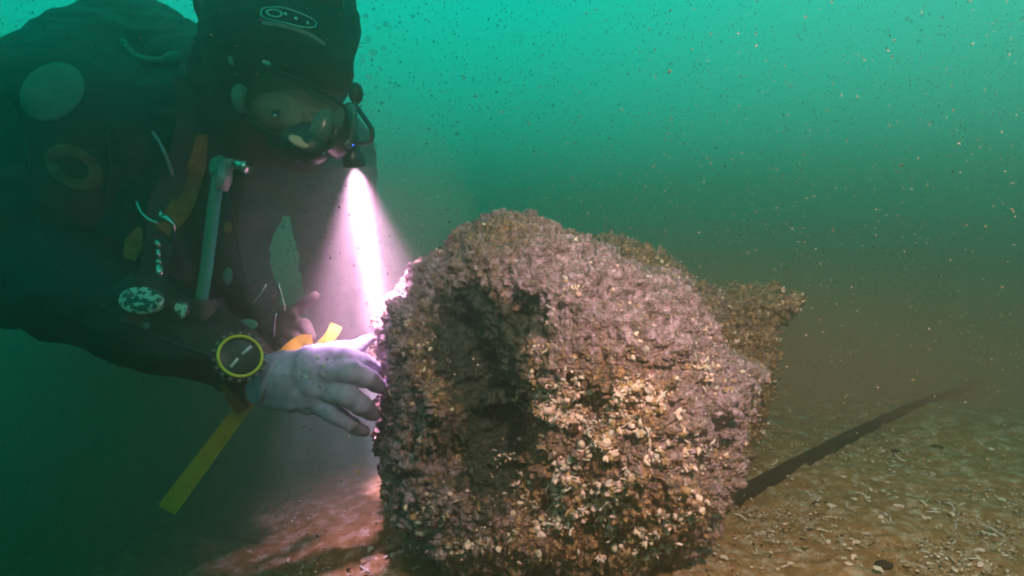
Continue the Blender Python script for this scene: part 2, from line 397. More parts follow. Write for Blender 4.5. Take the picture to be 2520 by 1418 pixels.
# ------------------------------------------------------------------ rocks
def rock(name, cx, cy, d, poly, front, back, nt_=900, np_=420, hollows=(), rough=1.0, alga_f=None, turf_f=None, fpow=.75):
    """boulder whose outline about (cx, cy) is poly (photo pixels at depth d), bulging front / back metres towards / away from the camera"""
    c = P(cx, cy, d); k = d / 1500
    ang = []; rad = []
    for (x, y) in poly:
        dx, dy = (x - cx) * k, (cy - y) * k; ang.append(math.atan2(dy, dx)); rad.append(math.hypot(dx, dy))
    o_ = np.argsort(ang); ang = np.array(ang)[o_]; rad = np.array(rad)[o_]
    th = np.linspace(-math.pi, math.pi, nt_, endpoint=False)
    R = np.interp(th, ang, rad, period=2 * math.pi)
    R = sum(np.roll(R, s) for s in range(-5, 6)) / 11
    # phi from +90 (towards the camera) to -90 (away); denser on the front
    s = np.linspace(0, 1, np_); ph = math.pi / 2 - math.pi * s ** 1.25
    TH, PH = np.meshgrid(th, ph, indexing='ij')
    cs = np.abs(np.cos(PH)) ** fpow; sn = np.sin(PH)
    u = R[:, None] * cs * np.cos(TH); v = R[:, None] * cs * np.sin(TH)
    wq = np.where(sn > 0, -front * sn, -back * sn)
    for (hx, hy, hr, hd) in hollows:
        uu, vv = (hx - cx) * k, (cy - hy) * k
        g = np.exp(-(((u - uu) ** 2 + (v - vv) ** 2) / (hr * k) ** 2)) * (sn > 0) * np.clip(sn * 2.5, 0, 1)
        wq = wq + g * hd
    rt, upv, fw = (np.array(a) for a in (RT, UP, FW))
    V = (u[..., None] * rt + v[..., None] * upv + wq[..., None] * fw).reshape(-1, 3)
    F = grid_faces(nt_, np_, wrap=True)[:, ::-1]
    me = mesh_np(name, V, F)
    for amp in (((4.2, .026), (9, .016), (21, .012)), ((45, .0088), (90, .0055), (190, .0030))):
        N = np.empty(len(V) * 3, np.float32); me.vertex_normals.foreach_get('vector', N); N = N.reshape(-1, 3)
        D = np.zeros(len(V), np.float32)
        for (sc, a) in amp:
            nz = vn(V, sc, sc * 3.1)
            if sc >= 21: nz = np.abs(nz) * 2 - .8          # rounded knobs with sharp creases
            D += nz * a * rough
        V = V + N * D[:, None]
        me.vertices.foreach_set('co', V.astype(np.float32).ravel()); me.update()
    px = cx + V @ rt / k; py = cy - V @ upv / k
    ta = me.attributes.new('turf', 'FLOAT', 'POINT'); aa = me.attributes.new('alga', 'FLOAT', 'POINT')
    base = vn(V, 7, 40)
    ta.data.foreach_set('value', (base * .28 + .38 + (turf_f(px, py) if turf_f else 0)).astype(np.float32))
    aa.data.foreach_set('value', (vn(V, 6, 70) * .22 + .18 + (alga_f(px, py) if alga_f else 0)).astype(np.float32))
    root = empty(name, c)
    me.name = 'stone'
    o = bpy.data.objects.new('stone', me); COL.objects.link(o); o.parent = root
    me.materials.append(M['rock']); me.polygons.foreach_set('use_smooth', [True] * len(me.polygons))
    return root, o, V, c

main_poly = [(1130, 536), (1190, 528), (1270, 520), (1345, 530), (1420, 560), (1480, 600), (1560, 640), (1640, 665), (1700, 705), (1745, 790),
             (1800, 855), (1865, 885), (1890, 910), (1858, 935), (1850, 1000), (1805, 1065), (1800, 1150), (1775, 1220), (1740, 1310), (1700, 1420), (1570, 1530),
             (1400, 1560), (1240, 1540), (1110, 1430), (1045, 1330), (975, 1250), (908, 1140), (888, 1075), (930, 960), (912, 900), (912, 800), (948, 745),
             (990, 700), (1035, 648), (1095, 604), (1115, 560)]
main_poly = [(1370 + (x - 1370) * (.945 if x < 1370 else .97), 960 + (y - 960) * .97) for x, y in main_poly]
HOL = [(1165, 770, 52, .09), (1205, 870, 55, .11), (1245, 990, 55, .11), (1255, 1090, 45, .06), (1010, 820, 100, -.055), (1035, 980, 95, -.05), (1290, 770, 55, .07), (1140, 1060, 50, .03), (1120, 930, 50, -.035),
       (1440, 760, 190, -.05), (1330, 860, 60, -.035), (1040, 1130, 120, -.02), (1500, 1020, 160, -.03), (1250, 1280, 130, -.02), (1580, 1360, 80, .08), (1300, 1400, 190, .10), (1020, 1340, 60, .05), (1420, 1180, 50, .04), (1560, 1240, 45, .04), (1650, 1050, 45, .035), (1380, 920, 45, .03), (1330, 1150, 60, .035)]
def g2(x, y, cx, cy, rx, ry): return np.exp(-((x - cx) / rx) ** 2 - ((y - cy) / ry) ** 2)
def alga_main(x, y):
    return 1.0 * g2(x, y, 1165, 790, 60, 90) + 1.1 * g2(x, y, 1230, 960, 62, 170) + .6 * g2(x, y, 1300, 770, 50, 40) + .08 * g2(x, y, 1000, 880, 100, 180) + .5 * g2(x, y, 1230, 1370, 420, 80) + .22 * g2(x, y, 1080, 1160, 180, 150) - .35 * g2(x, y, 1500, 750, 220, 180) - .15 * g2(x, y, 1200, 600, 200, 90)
def turf_main(x, y):
    return .04 + .30 * g2(x, y, 1480, 1150, 260, 220) + .10 * g2(x, y, 1010, 850, 110, 200) + .15 * g2(x, y, 1250, 590, 200, 60) - .2 * g2(x, y, 1450, 680, 120, 60) + .25 * g2(x, y, 1420, 880, 120, 100) - .25 * g2(x, y, 1560, 730, 150, 120) - .2 * g2(x, y, 1720, 850, 90, 110)
rock_root, rock_mesh, rock_V, rock_c = rock('rock', 1370, 960, 1.2, main_poly, .30, .33, 1100, 520, HOL, 1.0, alga_main, turf_main, fpow=.9)
rock_root['label'] = 'large rounded rock crusted with shells under the gloved hand'; rock_root['category'] = 'rock'
rear_poly = [(x - 22, y + 12) for x, y in [(1440, 640), (1480, 580), (1530, 568), (1590, 600), (1650, 625), (1690, 640), (1740, 690), (1790, 700), (1850, 685), (1920, 680), (1955, 705), (1950, 760),
             (1925, 840), (1905, 930), (1850, 1060), (1800, 1180), (1600, 1220), (1450, 1000), (1420, 800)]]
rear_root, rear_mesh, rear_V, rear_c = rock('rock', 1700, 850, 1.58, rear_poly, .20, .22, 620, 260, [(1760, 800, 60, .06), (1880, 740, 40, -.04)], 1.1, lambda x, y: .05, lambda x, y: .25)
rear_root['label'] = 'smaller jagged rock half lost in murk behind the large rock'; rear_root['category'] = 'rock'

# ---- shells and worm tubes growing on the rock
def shell_mesh(kind, seed):
    r = random.Random(seed); b = B()
    if kind == 'fan':            # ribbed half shell, unit length
        V = []; nu, nv = 9, 5
        for i in range(nu):
            a = (i / (nu - 1) - .5) * 1.9
            for j in range(nv):
                q = j / (nv - 1); rr = q * (1 + .06 * (-1) ** i)
                V.append((math.sin(a) * rr * .62, math.cos(a) * rr - .1, .30 * math.sin(q * 2.3) * math.cos(a * .75) + .02 * (-1) ** i * q))
        F = [(i * nv + j, i * nv + j + 1, (i + 1) * nv + j + 1, (i + 1) * nv + j) for i in range(nu - 1) for j in range(nv - 1)]
        b.add(V, F)
        b.add([(x, y, z - .05) for x, y, z in V], [f[::-1] for f in F])
    elif kind == 'mussel':       # closed elongated bean
        nu, nv = 8, 7; V = []
        for j in range(nv):
            q = j / (nv - 1); w_ = math.sin(math.pi * q ** .8) ** .7 * .30 + .02
            for i in range(nu):
                a = 2 * math.pi * i / nu
                V.append((math.cos(a) * w_ + .10 * math.sin(q * 3), q - .5, math.sin(a) * w_ * .62))
        F = [(j * nu + i, j * nu + (i + 1) % nu, (j + 1) * nu + (i + 1) % nu, (j + 1) * nu + i) for j in range(nv - 1) for i in range(nu)]
        F += [tuple(range(nu))[::-1], tuple((nv - 1) * nu + i for i in range(nu))]
        b.add(V, F)
    elif kind == 'barnacle':     # truncated cone with a mouth
        nu = 9; V = []; prof = [(.5, 0), (.42, .22), (.26, .48), (.16, .42), (.10, .15)]
        for (rr, z) in prof:
            for i in range(nu):
                a = 2 * math.pi * i / nu; k = rr * (1 + .12 * (-1) ** i)
                V.append((math.cos(a) * k, math.sin(a) * k, z))
        F = [(j * nu + i, j * nu + (i + 1) % nu, (j + 1) * nu + (i + 1) % nu, (j + 1) * nu + i) for j in range(len(prof) - 1) for i in range(nu)]
        b.add(V, F)
    elif kind == 'tube':
        a = r.uniform(.3, 1.3); pts = []
        for i in range(7):
            q = i / 6 - .5; pts.append((a * .5 * (.25 - q * q) * 2 * r.choice([1]), q, .10 * math.sin(q * 4 + seed)))
        b.tube(pts, [.045, .06, .065, .07, .075, .08, .085], seg=6)
    elif kind == 'tuft':
        for i in range(8):
            a = r.uniform(0, 6.28); e_ = r.uniform(.15, .95); dx, dy, dz = math.cos(a) * e_, math.sin(a) * e_, 1 - e_ * .55
            l_ = r.uniform(.55, 1.0)
            b.tube([(0, 0, -.05), (dx * .45 * l_, dy * .45 * l_, dz * .55 * l_), (dx * .9 * l_, dy * .9 * l_, dz * .95 * l_)], [.06, .095, .03], seg=5)
    elif kind == 'grain':
        V = []; F = []
        b.ball((0, 0, 0), .45, (1, r.uniform(.7, 1.2), r.uniform(.6, .9)), nu=6, nv=4)
    me = b.mesh('shell_' + kind); bm = bmesh.new(); bm.from_mesh(me); bmesh.ops.remove_doubles(bm, verts=bm.verts, dist=1e-5); bm.to_mesh(me); bm.free()
    me.polygons.foreach_set('use_smooth', [True] * len(me.polygons))
    return me
LIB = {}
for kd, mats in (('fan', ('shell', 'shell2', 'shell3')), ('mussel', ('shell', 'shell2', 'shell4', 'shell3')), ('barnacle', ('shell', 'shell3', 'shell2')), ('tube', ('tube', 'shell4')), ('tuft', ('shell2', 'shell', 'shell3')), ('grain', ('shell', 'shell3', 'shell2'))):
    LIB[kd] = []
    for i, mt in enumerate(mats):
        for sd in (0, 1):
            me = shell_mesh(kd, i * 7 + sd * 3 + 1); me.materials.append(M[mt]); LIB[kd].append(me)
NAMES = {'fan': 'shell', 'mussel': 'mussel', 'barnacle': 'barnacle', 'tube': 'worm_tube', 'grain': 'barnacle', 'tuft': 'tuft'}

def orient(nrm, spin, tilt, r=random):
    n_ = Vector(nrm).normalized(); ax = n_.orthogonal().normalized(); q = Matrix.Rotation(spin, 3, n_)
    y = q @ ax; z = (Matrix.Rotation(tilt, 3, y.cross(n_)) @ n_); y = (y - z * y.dot(z)).normalized(); x = y.cross(z)
    return Matrix((x, y, z)).transposed()
def arrays(lib):
    out = {}
    for k, ms in lib.items():
        out[k] = []
        for me in ms:
            V = np.array([v.co[:] for v in me.vertices]); F = [tuple(p_.vertices) for p_ in me.polygons]; out[k].append((V, F, me.materials[0]))
    return out
ARR = arrays(LIB)

def encrust(root, obj, V, want, big, density, part_cap=300, smin=.006, smax=.020, seed=3):
    """density(px,py)->0..1 ; camera side only"""
    r = random.Random(seed); g = np.random.default_rng(seed)
    me = obj.data; N = np.empty(len(V) * 3, np.float32); me.vertex_normals.foreach_get('vector', N); N = N.reshape(-1, 3)
    W = V + np.array(root.location); view = W - np.array(CP); view /= np.linalg.norm(view, axis=1)[:, None]
    depth = (W - np.array(CP)) @ np.array(FW)
    px = 1260 + (W - np.array(CP)) @ np.array(RT) / depth * 1500; py = 709 - (W - np.array(CP)) @ np.array(UP) / depth * 1500
    e1 = np.roll(np.arange(len(V)), 1)
    ok = (np.einsum('ij,ij->i', N, view) < .25) & (W[:, 2] > -.05)
    # area weight: vertex spacing varies over the sheet
    rr = np.linalg.norm(V, axis=1)
    area = np.linalg.norm(V - V[e1], axis=1) ** 1.6 + 1e-9
    area = np.minimum(area, np.percentile(area, 98))
    clump = np.clip(vn(V, 26, 50) * 1.6 + vn(V, 60, 51) * .8 + .25, .02, 1) ** 1.5
    pr = density(px, py) * ok * area * clump; pr = pr / pr.sum()
    idx = g.choice(len(V), size=want, p=pr, replace=False)
    items = []
    for i in idx:
        dd = float(density(px[i:i + 1], py[i:i + 1])[0])
        size = smin + (smax - smin) * r.random() ** 2.6 * (0.35 + .65 * min(1, dd))
        u = r.random()
        kd = 'barnacle' if u < .16 else 'mussel' if u < .50 else 'fan' if u < .58 else 'tube' if u < .70 else 'tuft' if u < .93 else 'grain'
        if kd == 'tube': size *= 1.5
        if kd == 'barnacle': size *= .8
        if kd == 'fan': size = min(size, .013)
        if kd == 'mussel' and size > .009 and r.random() < .75:      # a spray of valves from one root
            s0 = r.uniform(0, 6.28)
            for q_ in range(r.randint(2, 4)): items.append((size * r.uniform(.6, 1), i, kd, s0 + q_ * .5 + r.uniform(-.1, .1)))
            continue
        items.append((size, i, kd, None))
    items.sort(key=lambda q_: -q_[0])
    cnt = {}; rest = {}
    for (size, i, kd, spn) in items:
        nm = NAMES[kd]; cnt[nm] = cnt.get(nm, 0) + 1
        n_ = N[i]; Rm = orient(n_, r.uniform(0, 6.28) if spn is None else spn, r.uniform(-.2, .7) if kd != 'barnacle' else r.uniform(-.3, .3))
        lift = {'fan': .0, 'mussel': .12, 'barnacle': -.08, 'tube': .05, 'grain': .1, 'tuft': .0}[kd]
        pos = Vector(V[i]) + Vector(n_) * size * lift
        if spn is not None: pos = pos + Rm @ Vector((0, size * .45, 0))
        vi = r.randrange(len(LIB[kd]))
        if cnt[nm] <= big.get(nm, 0):
            o = bpy.data.objects.new(nm, LIB[kd][vi]); COL.objects.link(o); o.parent = root
            o.matrix_local = Matrix.Translation(pos) @ (Rm.to_4x4() @ Matrix.Diagonal((size * r.uniform(.8, 1.2), size, size * r.uniform(.8, 1.3), 1)))
        else:
            A, Fc, mt = ARR[kd][vi]; Q = (A * size) @ np.array(Rm).T + np.array(pos)
            rest.setdefault(mt.name, (mt, [], []))
            _, vv, ff = rest[mt.name]; n0 = sum(len(x) for x in vv); vv.append(Q); ff += [tuple(a + n0 for a in f) for f in Fc]
    if rest:
        me = bpy.data.meshes.new('shell_crust'); vv = []; ff = []; mi = []; n0 = 0
        for k, (mt, v, f) in rest.items():
            me.materials.append(mt); v = np.concatenate(v); vv.append(v); ff += [tuple(a + n0 for a in q) for q in f]; mi += [len(me.materials) - 1] * len(f); n0 += len(v)
        me.from_pydata(np.concatenate(vv).tolist(), [], ff); me.polygons.foreach_set('material_index', mi); me.update()
        me.polygons.foreach_set('use_smooth', [True] * len(me.polygons))
        o = bpy.data.objects.new('shell_crust', me); COL.objects.link(o); o.parent = root; o['kind'] = 'stuff'
def dens_main(x, y):
    d = .11 + .60 * g2(x, y, 1480, 1150, 280, 220) + .6 * g2(x, y, 1650, 980, 170, 130) + .7 * g2(x, y, 1600, 1290, 160, 70) + .6 * g2(x, y, 1420, 1340, 260, 50) + .75 * g2(x, y, 1330, 1010, 60, 70) + .6 * g2(x, y, 1250, 1290, 230, 60) + .5 * g2(x, y, 1000, 1240, 90, 90)
    d = d + .45 * g2(x, y, 1120, 690, 90, 30) + .3 * g2(x, y, 1420, 740, 60, 60) + .3 * g2(x, y, 1680, 1200, 90, 120)
    d = d - .6 * g2(x, y, 1220, 920, 70, 130) - .35 * g2(x, y, 1120, 1130, 120, 100) - .12 * g2(x, y, 1300, 610, 220, 70)
    return np.clip(d, .015, 1)
encrust(rock_root, rock_mesh, rock_V, 3600, {'shell': 280, 'mussel': 290, 'barnacle': 280, 'worm_tube': 250, 'tuft': 290}, dens_main, smin=.0035, smax=.020)
encrust(rear_root, rear_mesh, rear_V, 700, {'shell': 50, 'mussel': 50, 'barnacle': 60, 'worm_tube': 20, 'tuft': 40}, lambda x, y: np.full(np.shape(x), .5), smin=.006, smax=.02, seed=9)

# ------------------------------------------------------------------ the diver
diver = empty('person', P(380, 900, 1.35)); diver.location.z = 0.0
tag(diver, 'diver in black drysuit and hood leaning over the shell-crusted rock', 'person')
def C(px, py, d, r): return (P(px, py, d), r)
def cap(a, b): return (a[0], a[1], b[0], b[1])
sh = C(140, 300, 1.17, .150); el_ = C(10, 640, 1.12, .110); mid = C(330, 775, 1.10, .090); wr_ = C(600, 890, 1.07, .050)
chest = C(420, 400, 1.38, .21); belly = C(360, 640, 1.45, .20); back = C(320, 140, 1.5, .15); back2 = C(400, 190, 1.42, .13)
sh2 = C(620, 430, 1.30, .085); neck = C(600, 240, 1.22, .10); headc = C(680, 130, 1.14, .125)
el2 = C(555, 600, 1.25, .075); wr2 = C(645, 775, 1.22, .042)
hip = C(800, 370, 1.66, .12); knee = C(875, 860, 1.62, .095); knee2 = C(985, 1010, 1.72, .085); foot = C(1150, 1040, 1.95, .06)
hipL = C(380, 700, 1.75, .15)
caps = [cap(sh, el_), cap(el_, mid), cap(mid, wr_), cap(sh, chest), cap(chest, belly), cap(back, chest), cap(back, sh), cap(back2, neck), cap(chest, neck),
        cap(neck, headc), cap(chest, sh2), cap(sh2, el2), cap(el2, wr2), cap(belly, el2), cap(chest, hip), cap(hip, knee), cap(knee, knee2), cap(knee2, foot), cap(belly, hipL),
        cap(C(250, 560, 1.28, .13), C(420, 640, 1.28, .13)), cap(C(250, 560, 1.28, .13), sh), cap(C(420, 640, 1.28, .13), chest)]
def wrinkle(V):
    q = V * np.array([1, 1, 1.0])
    a = vn(q, 5, 1) * .012 + (1 - np.abs(vn(q * np.array([1, 1, 1.8]), 9, 3)) * 2) * .008 + (1 - np.abs(vn(q * np.array([1, 1, 2.2]), 17, 31)) * 2) * .004 + vn(q, 25, 8) * .0025
    return a.astype(np.float32)
body_me = remesh_union('body', caps, .009, 8, wrinkle)
body = link('body', body_me, M['suit'], diver)
dgs = bpy.context.evaluated_depsgraph_get()
BV = BVHTree.FromPolygons([v.co[:] for v in body_me.vertices], [tuple(p_.vertices) for p_ in body_me.polygons])
def on(px, py, off=.004):
    """point on the suit's surface seen at that spot, lifted towards the camera"""
    d = (P(px, py, 1) - CP).normalized(); h = BV.ray_cast(CP, d, 5)
    if h[0] is None: return P(px, py, 1.3)
    return h[0] - d * off
def depth_of(p): return (p - CP).dot(FW)

def patch(name, cx, cy, rx, ry, rot, mat, thick=.004, hole=0, off=.002, parent=diver, label=None, nseg=32):
    """a flexible badge that follows the suit"""
    rings = 6; V = []; r0 = hole
    for j in range(rings):
        q = r0 + (1 - r0) * j / (rings - 1)
        for i in range(nseg):
            a = 2 * math.pi * i / nseg; x = math.cos(a) * rx * q; y = math.sin(a) * ry * q
            V.append((cx + x * math.cos(rot) - y * math.sin(rot), cy + x * math.sin(rot) + y * math.cos(rot)))
    top = [on(x, y, off + thick) for x, y in V]; bot = [on(x, y, -.004) for x, y in V]
    F = []; n = len(V)
    for j in range(rings - 1):
        for i in range(nseg):
            a, b_, c, d = j * nseg + i, j * nseg + (i + 1) % nseg, (j + 1) * nseg + (i + 1) % nseg, (j + 1) * nseg + i
            F += [(a, b_, c, d), (n + d, n + c, n + b_, n + a)]
    for i in range(nseg):
        k = (rings - 1) * nseg; i2 = (i + 1) % nseg
        F.append((k + i, k + i2, n + k + i2, n + k + i)); F.append((i2, i, n + i, n + i2))
    b = B(); b.add(top + bot, F); o = b.build(name, mat, parent)
    if label: o['label'] = label
    return o
patch('shoulder_badge', 128, 226, 84, 68, -.55, M['badge'], off=.003)['label'] = 'pale oval badge on the upper arm'
patch('sleeve_patch', 180, 412, 78, 50, .45, M['badge2'], hole=.5)['label'] = 'worn ring-shaped patch on the sleeve'

def ribbon(name, pts, width, mat, parent=None, thick=.0025, nrm=None, widths=None, n=30):
    """flat webbing along pts; width in metres"""
    pts = smooth_path(pts, n); b = B(); V = []
    for i, p_ in enumerate(pts):
        t_ = (pts[min(i + 1, n)] - pts[max(i - 1, 0)]).normalized()
        nn = Vector(nrm) if nrm is not None else (CP - p_).normalized()
        s_ = t_.cross(nn).normalized(); nn = s_.cross(t_)
        w_ = (width if widths is None else float(np.interp(i / n, np.linspace(0, 1, len(widths)), widths))) / 2
        for (a, c) in ((-1, 1), (1, 1), (1, -1), (-1, -1)): V.append(p_ + s_ * a * w_ + nn * c * thick / 2)
    F = [(i * 4 + k, i * 4 + (k + 1) % 4, (i + 1) * 4 + (k + 1) % 4, (i + 1) * 4 + k) for i in range(n) for k in range(4)] + [(3, 2, 1, 0), (n * 4, n * 4 + 1, n * 4 + 2, n * 4 + 3)]
    b.add(V, F); return b.build(name, mat, parent, smooth=False)
ribbon('harness_strap', [on(498, 330, .008), on(487, 400, .010), on(470, 450, .010), on(440, 520, .008), on(400, 570, .004)], .034, M['olive'], diver, thick=.004, widths=[.018, .03, .036, .04, .03])
ribbon('harness_strap', [on(345, 560, .006), on(330, 600, .006), on(318, 640, .004)], .03, M['olive'], diver, thick=.004, widths=[.01, .03, .018])

M['web'] = mk('black_webbing', (.030, .030, .030), .6, var=.3, vscale=60, bump=.5, bscale=700)
ribbon('harness_webbing', [on(x, y, .006) for x, y in ((455, 190), (470, 260), (462, 340), (430, 430), (395, 520), (392, 600), (372, 690), (350, 745), (330, 800))], .045, M['web'], diver, thick=.004, n=60)
ribbon('harness_webbing', [on(x, y, .006) for x, y in ((300, 690), (350, 742), (400, 762), (450, 765), (520, 765), (560, 755))], .04, M['web'], diver, thick=.004, n=40)
for sm in (((20, 250), (60, 330), (75, 430), (90, 540), (130, 640), (220, 730), (330, 800), (440, 850), (530, 880)), ((240, 230), (262, 330), (270, 430), (250, 520)), ((560, 470), (575, 540), (590, 620), (610, 700))):
    B().tube(smooth_path([on(x, y, .001) for x, y in sm], 50), .0028, seg=6).build('suit_seam', M['rubber'], diver)
# inflator hose down the chest
hp = [P(545, 418, 1.06), P(535, 450, 1.06), P(520, 560, 1.06), P(508, 660, 1.07), P(492, 760, 1.08), P(488, 790, 1.12)]
B().tube(smooth_path(hp, 40), [.010 + .0008 * (i % 2) for i in range(41)], seg=14).build('inflator_hose', M['hose'], diver)
B().tube(smooth_path([P(547, 400, 1.09), P(535, 408, 1.07), P(538, 432, 1.06)], 10), .0135, seg=14).build('hose_elbow', M['hose'], diver)
B().tube([P(556, 410, 1.06), P(553, 440, 1.05), P(545, 468, 1.05)], [.011, .0125, .010], seg=14).build('hose_coupling', M['pinkgrey'], diver)
B().tube([P(550, 405, 1.07), P(580, 403, 1.05)], [.009, .009], seg=12).build('hose_coupling', M['pinkgrey'], diver)
bb = B().tube([P(578, 402, 1.045), P(608, 412, 1.04)], [.0085, .0095], seg=14).tube([P(604, 411, 1.038), P(611, 413, 1.036)], [.012, .012], seg=14)
bb.build('push_button', M['steel'], diver)
# clip, ring and bolt snap
q = 1.10
B().tube(smooth_path([P(336, 495, q), P(346, 520, q - .01), P(366, 540, q - .02), P(390, 550, q - .02)], 14), .0028, seg=8).build('bungee_hook', M['steel'], diver)
B().tube(smooth_path([P(388, 540, q - .02), P(408, 536, q - .03), P(424, 552, q - .03), P(426, 575, q - .02), P(418, 592, q)], 16), [.0055] * 8 + [.005] * 9, seg=10).build('bolt_snap', M['steel'], diver)
B().tube([P(398, 508, q), P(396, 536, q - .02)], [.003, .004], seg=8).build('snap_swivel', M['steel'], diver)
sn = B()
for (y0, y1, r) in ((592, 612, .0055), (612, 640, .004), (640, 652, .006), (652, 690, .0065), (690, 708, .005), (708, 722, .0035)):
    sn.tube([P(388 + (y0 - 592) * .06, y0, q - .02), P(388 + (y1 - 592) * .06, y1, q - .02)], [r, r * .85], seg=10)
sn.build('snap_shackle', M['steel'], diver)
B().tube(smooth_path([P(376, 326, 1.14), P(395, 355, 1.12), P(412, 392, 1.12), P(424, 432, 1.13)], 16), [.003 + .0006 * math.sin(i) for i in range(17)], seg=8).build('lanyard', M['pinkgrey'], diver)
# mottled disc (gauge) on the forearm side of the chest
def disc(name, px, py, d, rx, th, mat, parent, nrm, rim=None, seg=28, ry=None, rot=0):
    c = P(px, py, d); n_ = Vector(nrm).normalized(); x = (RT - n_ * RT.dot(n_)).normalized(); y = n_.cross(x)
    x, y = x * math.cos(rot) + y * math.sin(rot), y * math.cos(rot) - x * math.sin(rot); ry = ry or rx
    V = []
    for (s_, z) in ((.0, th * .5), (.6, th * .5), (.93, th * .42), (1, th * .2), (1, -th * .5), (0, -th * .5)):
        for i in range(seg):
            a = 2 * math.pi * i / seg; V.append(c + x * math.cos(a) * rx * s_ + y * math.sin(a) * ry * s_ + n_ * z)
    F = [(j * seg + i, j * seg + (i + 1) % seg, (j + 1) * seg + (i + 1) % seg, (j + 1) * seg + i) for j in range(5) for i in range(seg)]
    b = B(); b.add(V, F); return b.build(name, mat, parent)
tocam = (-FW + UP * .25)
g_ = disc('pressure_gauge', 348, 740, 1.0, .037, .012, M['camo'], diver, tocam, ry=.023, rot=-.1); g_['label'] = 'oval gauge with mottled silver face'
disc('gauge_boss', 446, 762, 1.02, .012, .008, M['camo'], diver, tocam, ry=.015)
B().ball(on(360, 802, .002), .006).build('valve_stud', M['badge'], diver)
B().ball(on(545, 752, .004), .011).build('chest_stud', M['pinkgrey'], diver)
for (pts, mt) in (([(655, 700), (640, 725), (624, 745)], 'steel'), ([(684, 695), (694, 730), (702, 765)], 'steel'), ([(680, 770), (676, 800), (674, 830)], 'steel')):
    B().tube(smooth_path([P(x, y, 1.15) for x, y in pts], 8), .0022, seg=6).build('wire_clip', M[mt], diver)
for (x, y, rx, ry) in ((610, 800, 22, 14), (560, 680, 12, 22), (560, 560, 10, 14)):
    disc('pocket_tab', x, y, depth_of(on(x, y, .004)), rx / 1500 * 1.15, .006, M['sleeve'] if y != 560 else M['olive'], diver, tocam, ry=ry / 1500 * 1.15)
# tank valve / wing tube on the back
B().tube(smooth_path([on(300, 100, .006), on(330, 135, .008), on(370, 148, .008), on(430, 148, .008)], 16), .007, seg=8).build('wing_tube', M['sleeve'], diver)
B().ball(on(432, 146, .008), .018, (1.2, 1, .8)).build('dump_valve', M['sleeve'], diver)

# hood / head
def hd(px, py, d=1.14): return P(px, py, d)
hcaps = [(hd(680, 110, 1.13), .128, hd(690, 150, 1.11), .128), (hd(640, 60, 1.15), .10, hd(760, 60, 1.12), .095), (hd(600, 180, 1.15), .095, hd(640, 300, 1.13), .085),
         (hd(600, 20, 1.16), .085, hd(760, 0, 1.15), .085), (hd(790, 170, 1.08), .055, hd(795, 80, 1.1), .06), (hd(640, 300, 1.14), .085, hd(740, 350, 1.12), .055)]
hood_me = remesh_union('hood', hcaps, .006, 5, lambda V: (vn(V, 13, 2) * .004 + (1 - np.abs(vn(V * np.array([1, 1, 1.7]), 24, 4)) * 2) * .0028 + vn(V, 70, 6) * .0012).astype(np.float32))
hood = link('hood', hood_me, M['hood'], diver)
BVH_ = BVHTree.FromPolygons([v.co[:] for v in hood_me.vertices], [tuple(p_.vertices) for p_ in hood_me.polygons])
def onh(px, py, off=.004):
    d = (P(px, py, 1) - CP).normalized(); h = BVH_.ray_cast(CP, d, 5)
    return (h[0] - d * off) if h[0] is not None else P(px, py, 1.1)
# rail / bracket on the crown
B().tube([P(500, -6, 1.1), P(560, 8, 1.06), P(680, -16, 1.03), P(845, 4, 1.05)], .012, seg=8).build('helmet_rail', M['rubber'], diver)
for x in (505, 548, 600): B().tube([P(x, -20, 1.09), P(x + 4, 30, 1.07)], .009, seg=8).build('rail_clip', M['rubber'], diver)
# strap buckle on the brow: silver outline with a small frame and two studs inside
ob = [(642, 30), (650, 20), (690, 19), (730, 30), (765, 45), (778, 58), (770, 68), (740, 66), (700, 56), (665, 48), (645, 40), (642, 30)]
B().tube(smooth_path([onh(x, y, .006) for x, y in ob], 60), .0011, seg=6).build('strap_buckle', M['steel'], diver)
ob = [(655, 28), (672, 24), (690, 30), (692, 38), (680, 42), (662, 38), (655, 28)]
bk = B().tube(smooth_path([onh(x, y, .008) for x, y in ob], 30), .0016, seg=6); bk.build('buckle_frame', M['steel'], diver)
for x, y in ((702, 36), (728, 47), (757, 58)): B().ball(onh(x, y, .006), .0035).build('buckle_stud', M['steel'], diver)
ribbon('mask_strap', [onh(645, 55, .003), onh(700, 64, .003), onh(760, 84, .003), onh(800, 110, .003)], .006, M['pinkgrey'], diver, thick=.002)
disc('hood_tab', 568, 150, depth_of(onh(568, 150, .004)), .004, .003, M['sleeve'], diver, tocam, ry=.009, rot=.4)

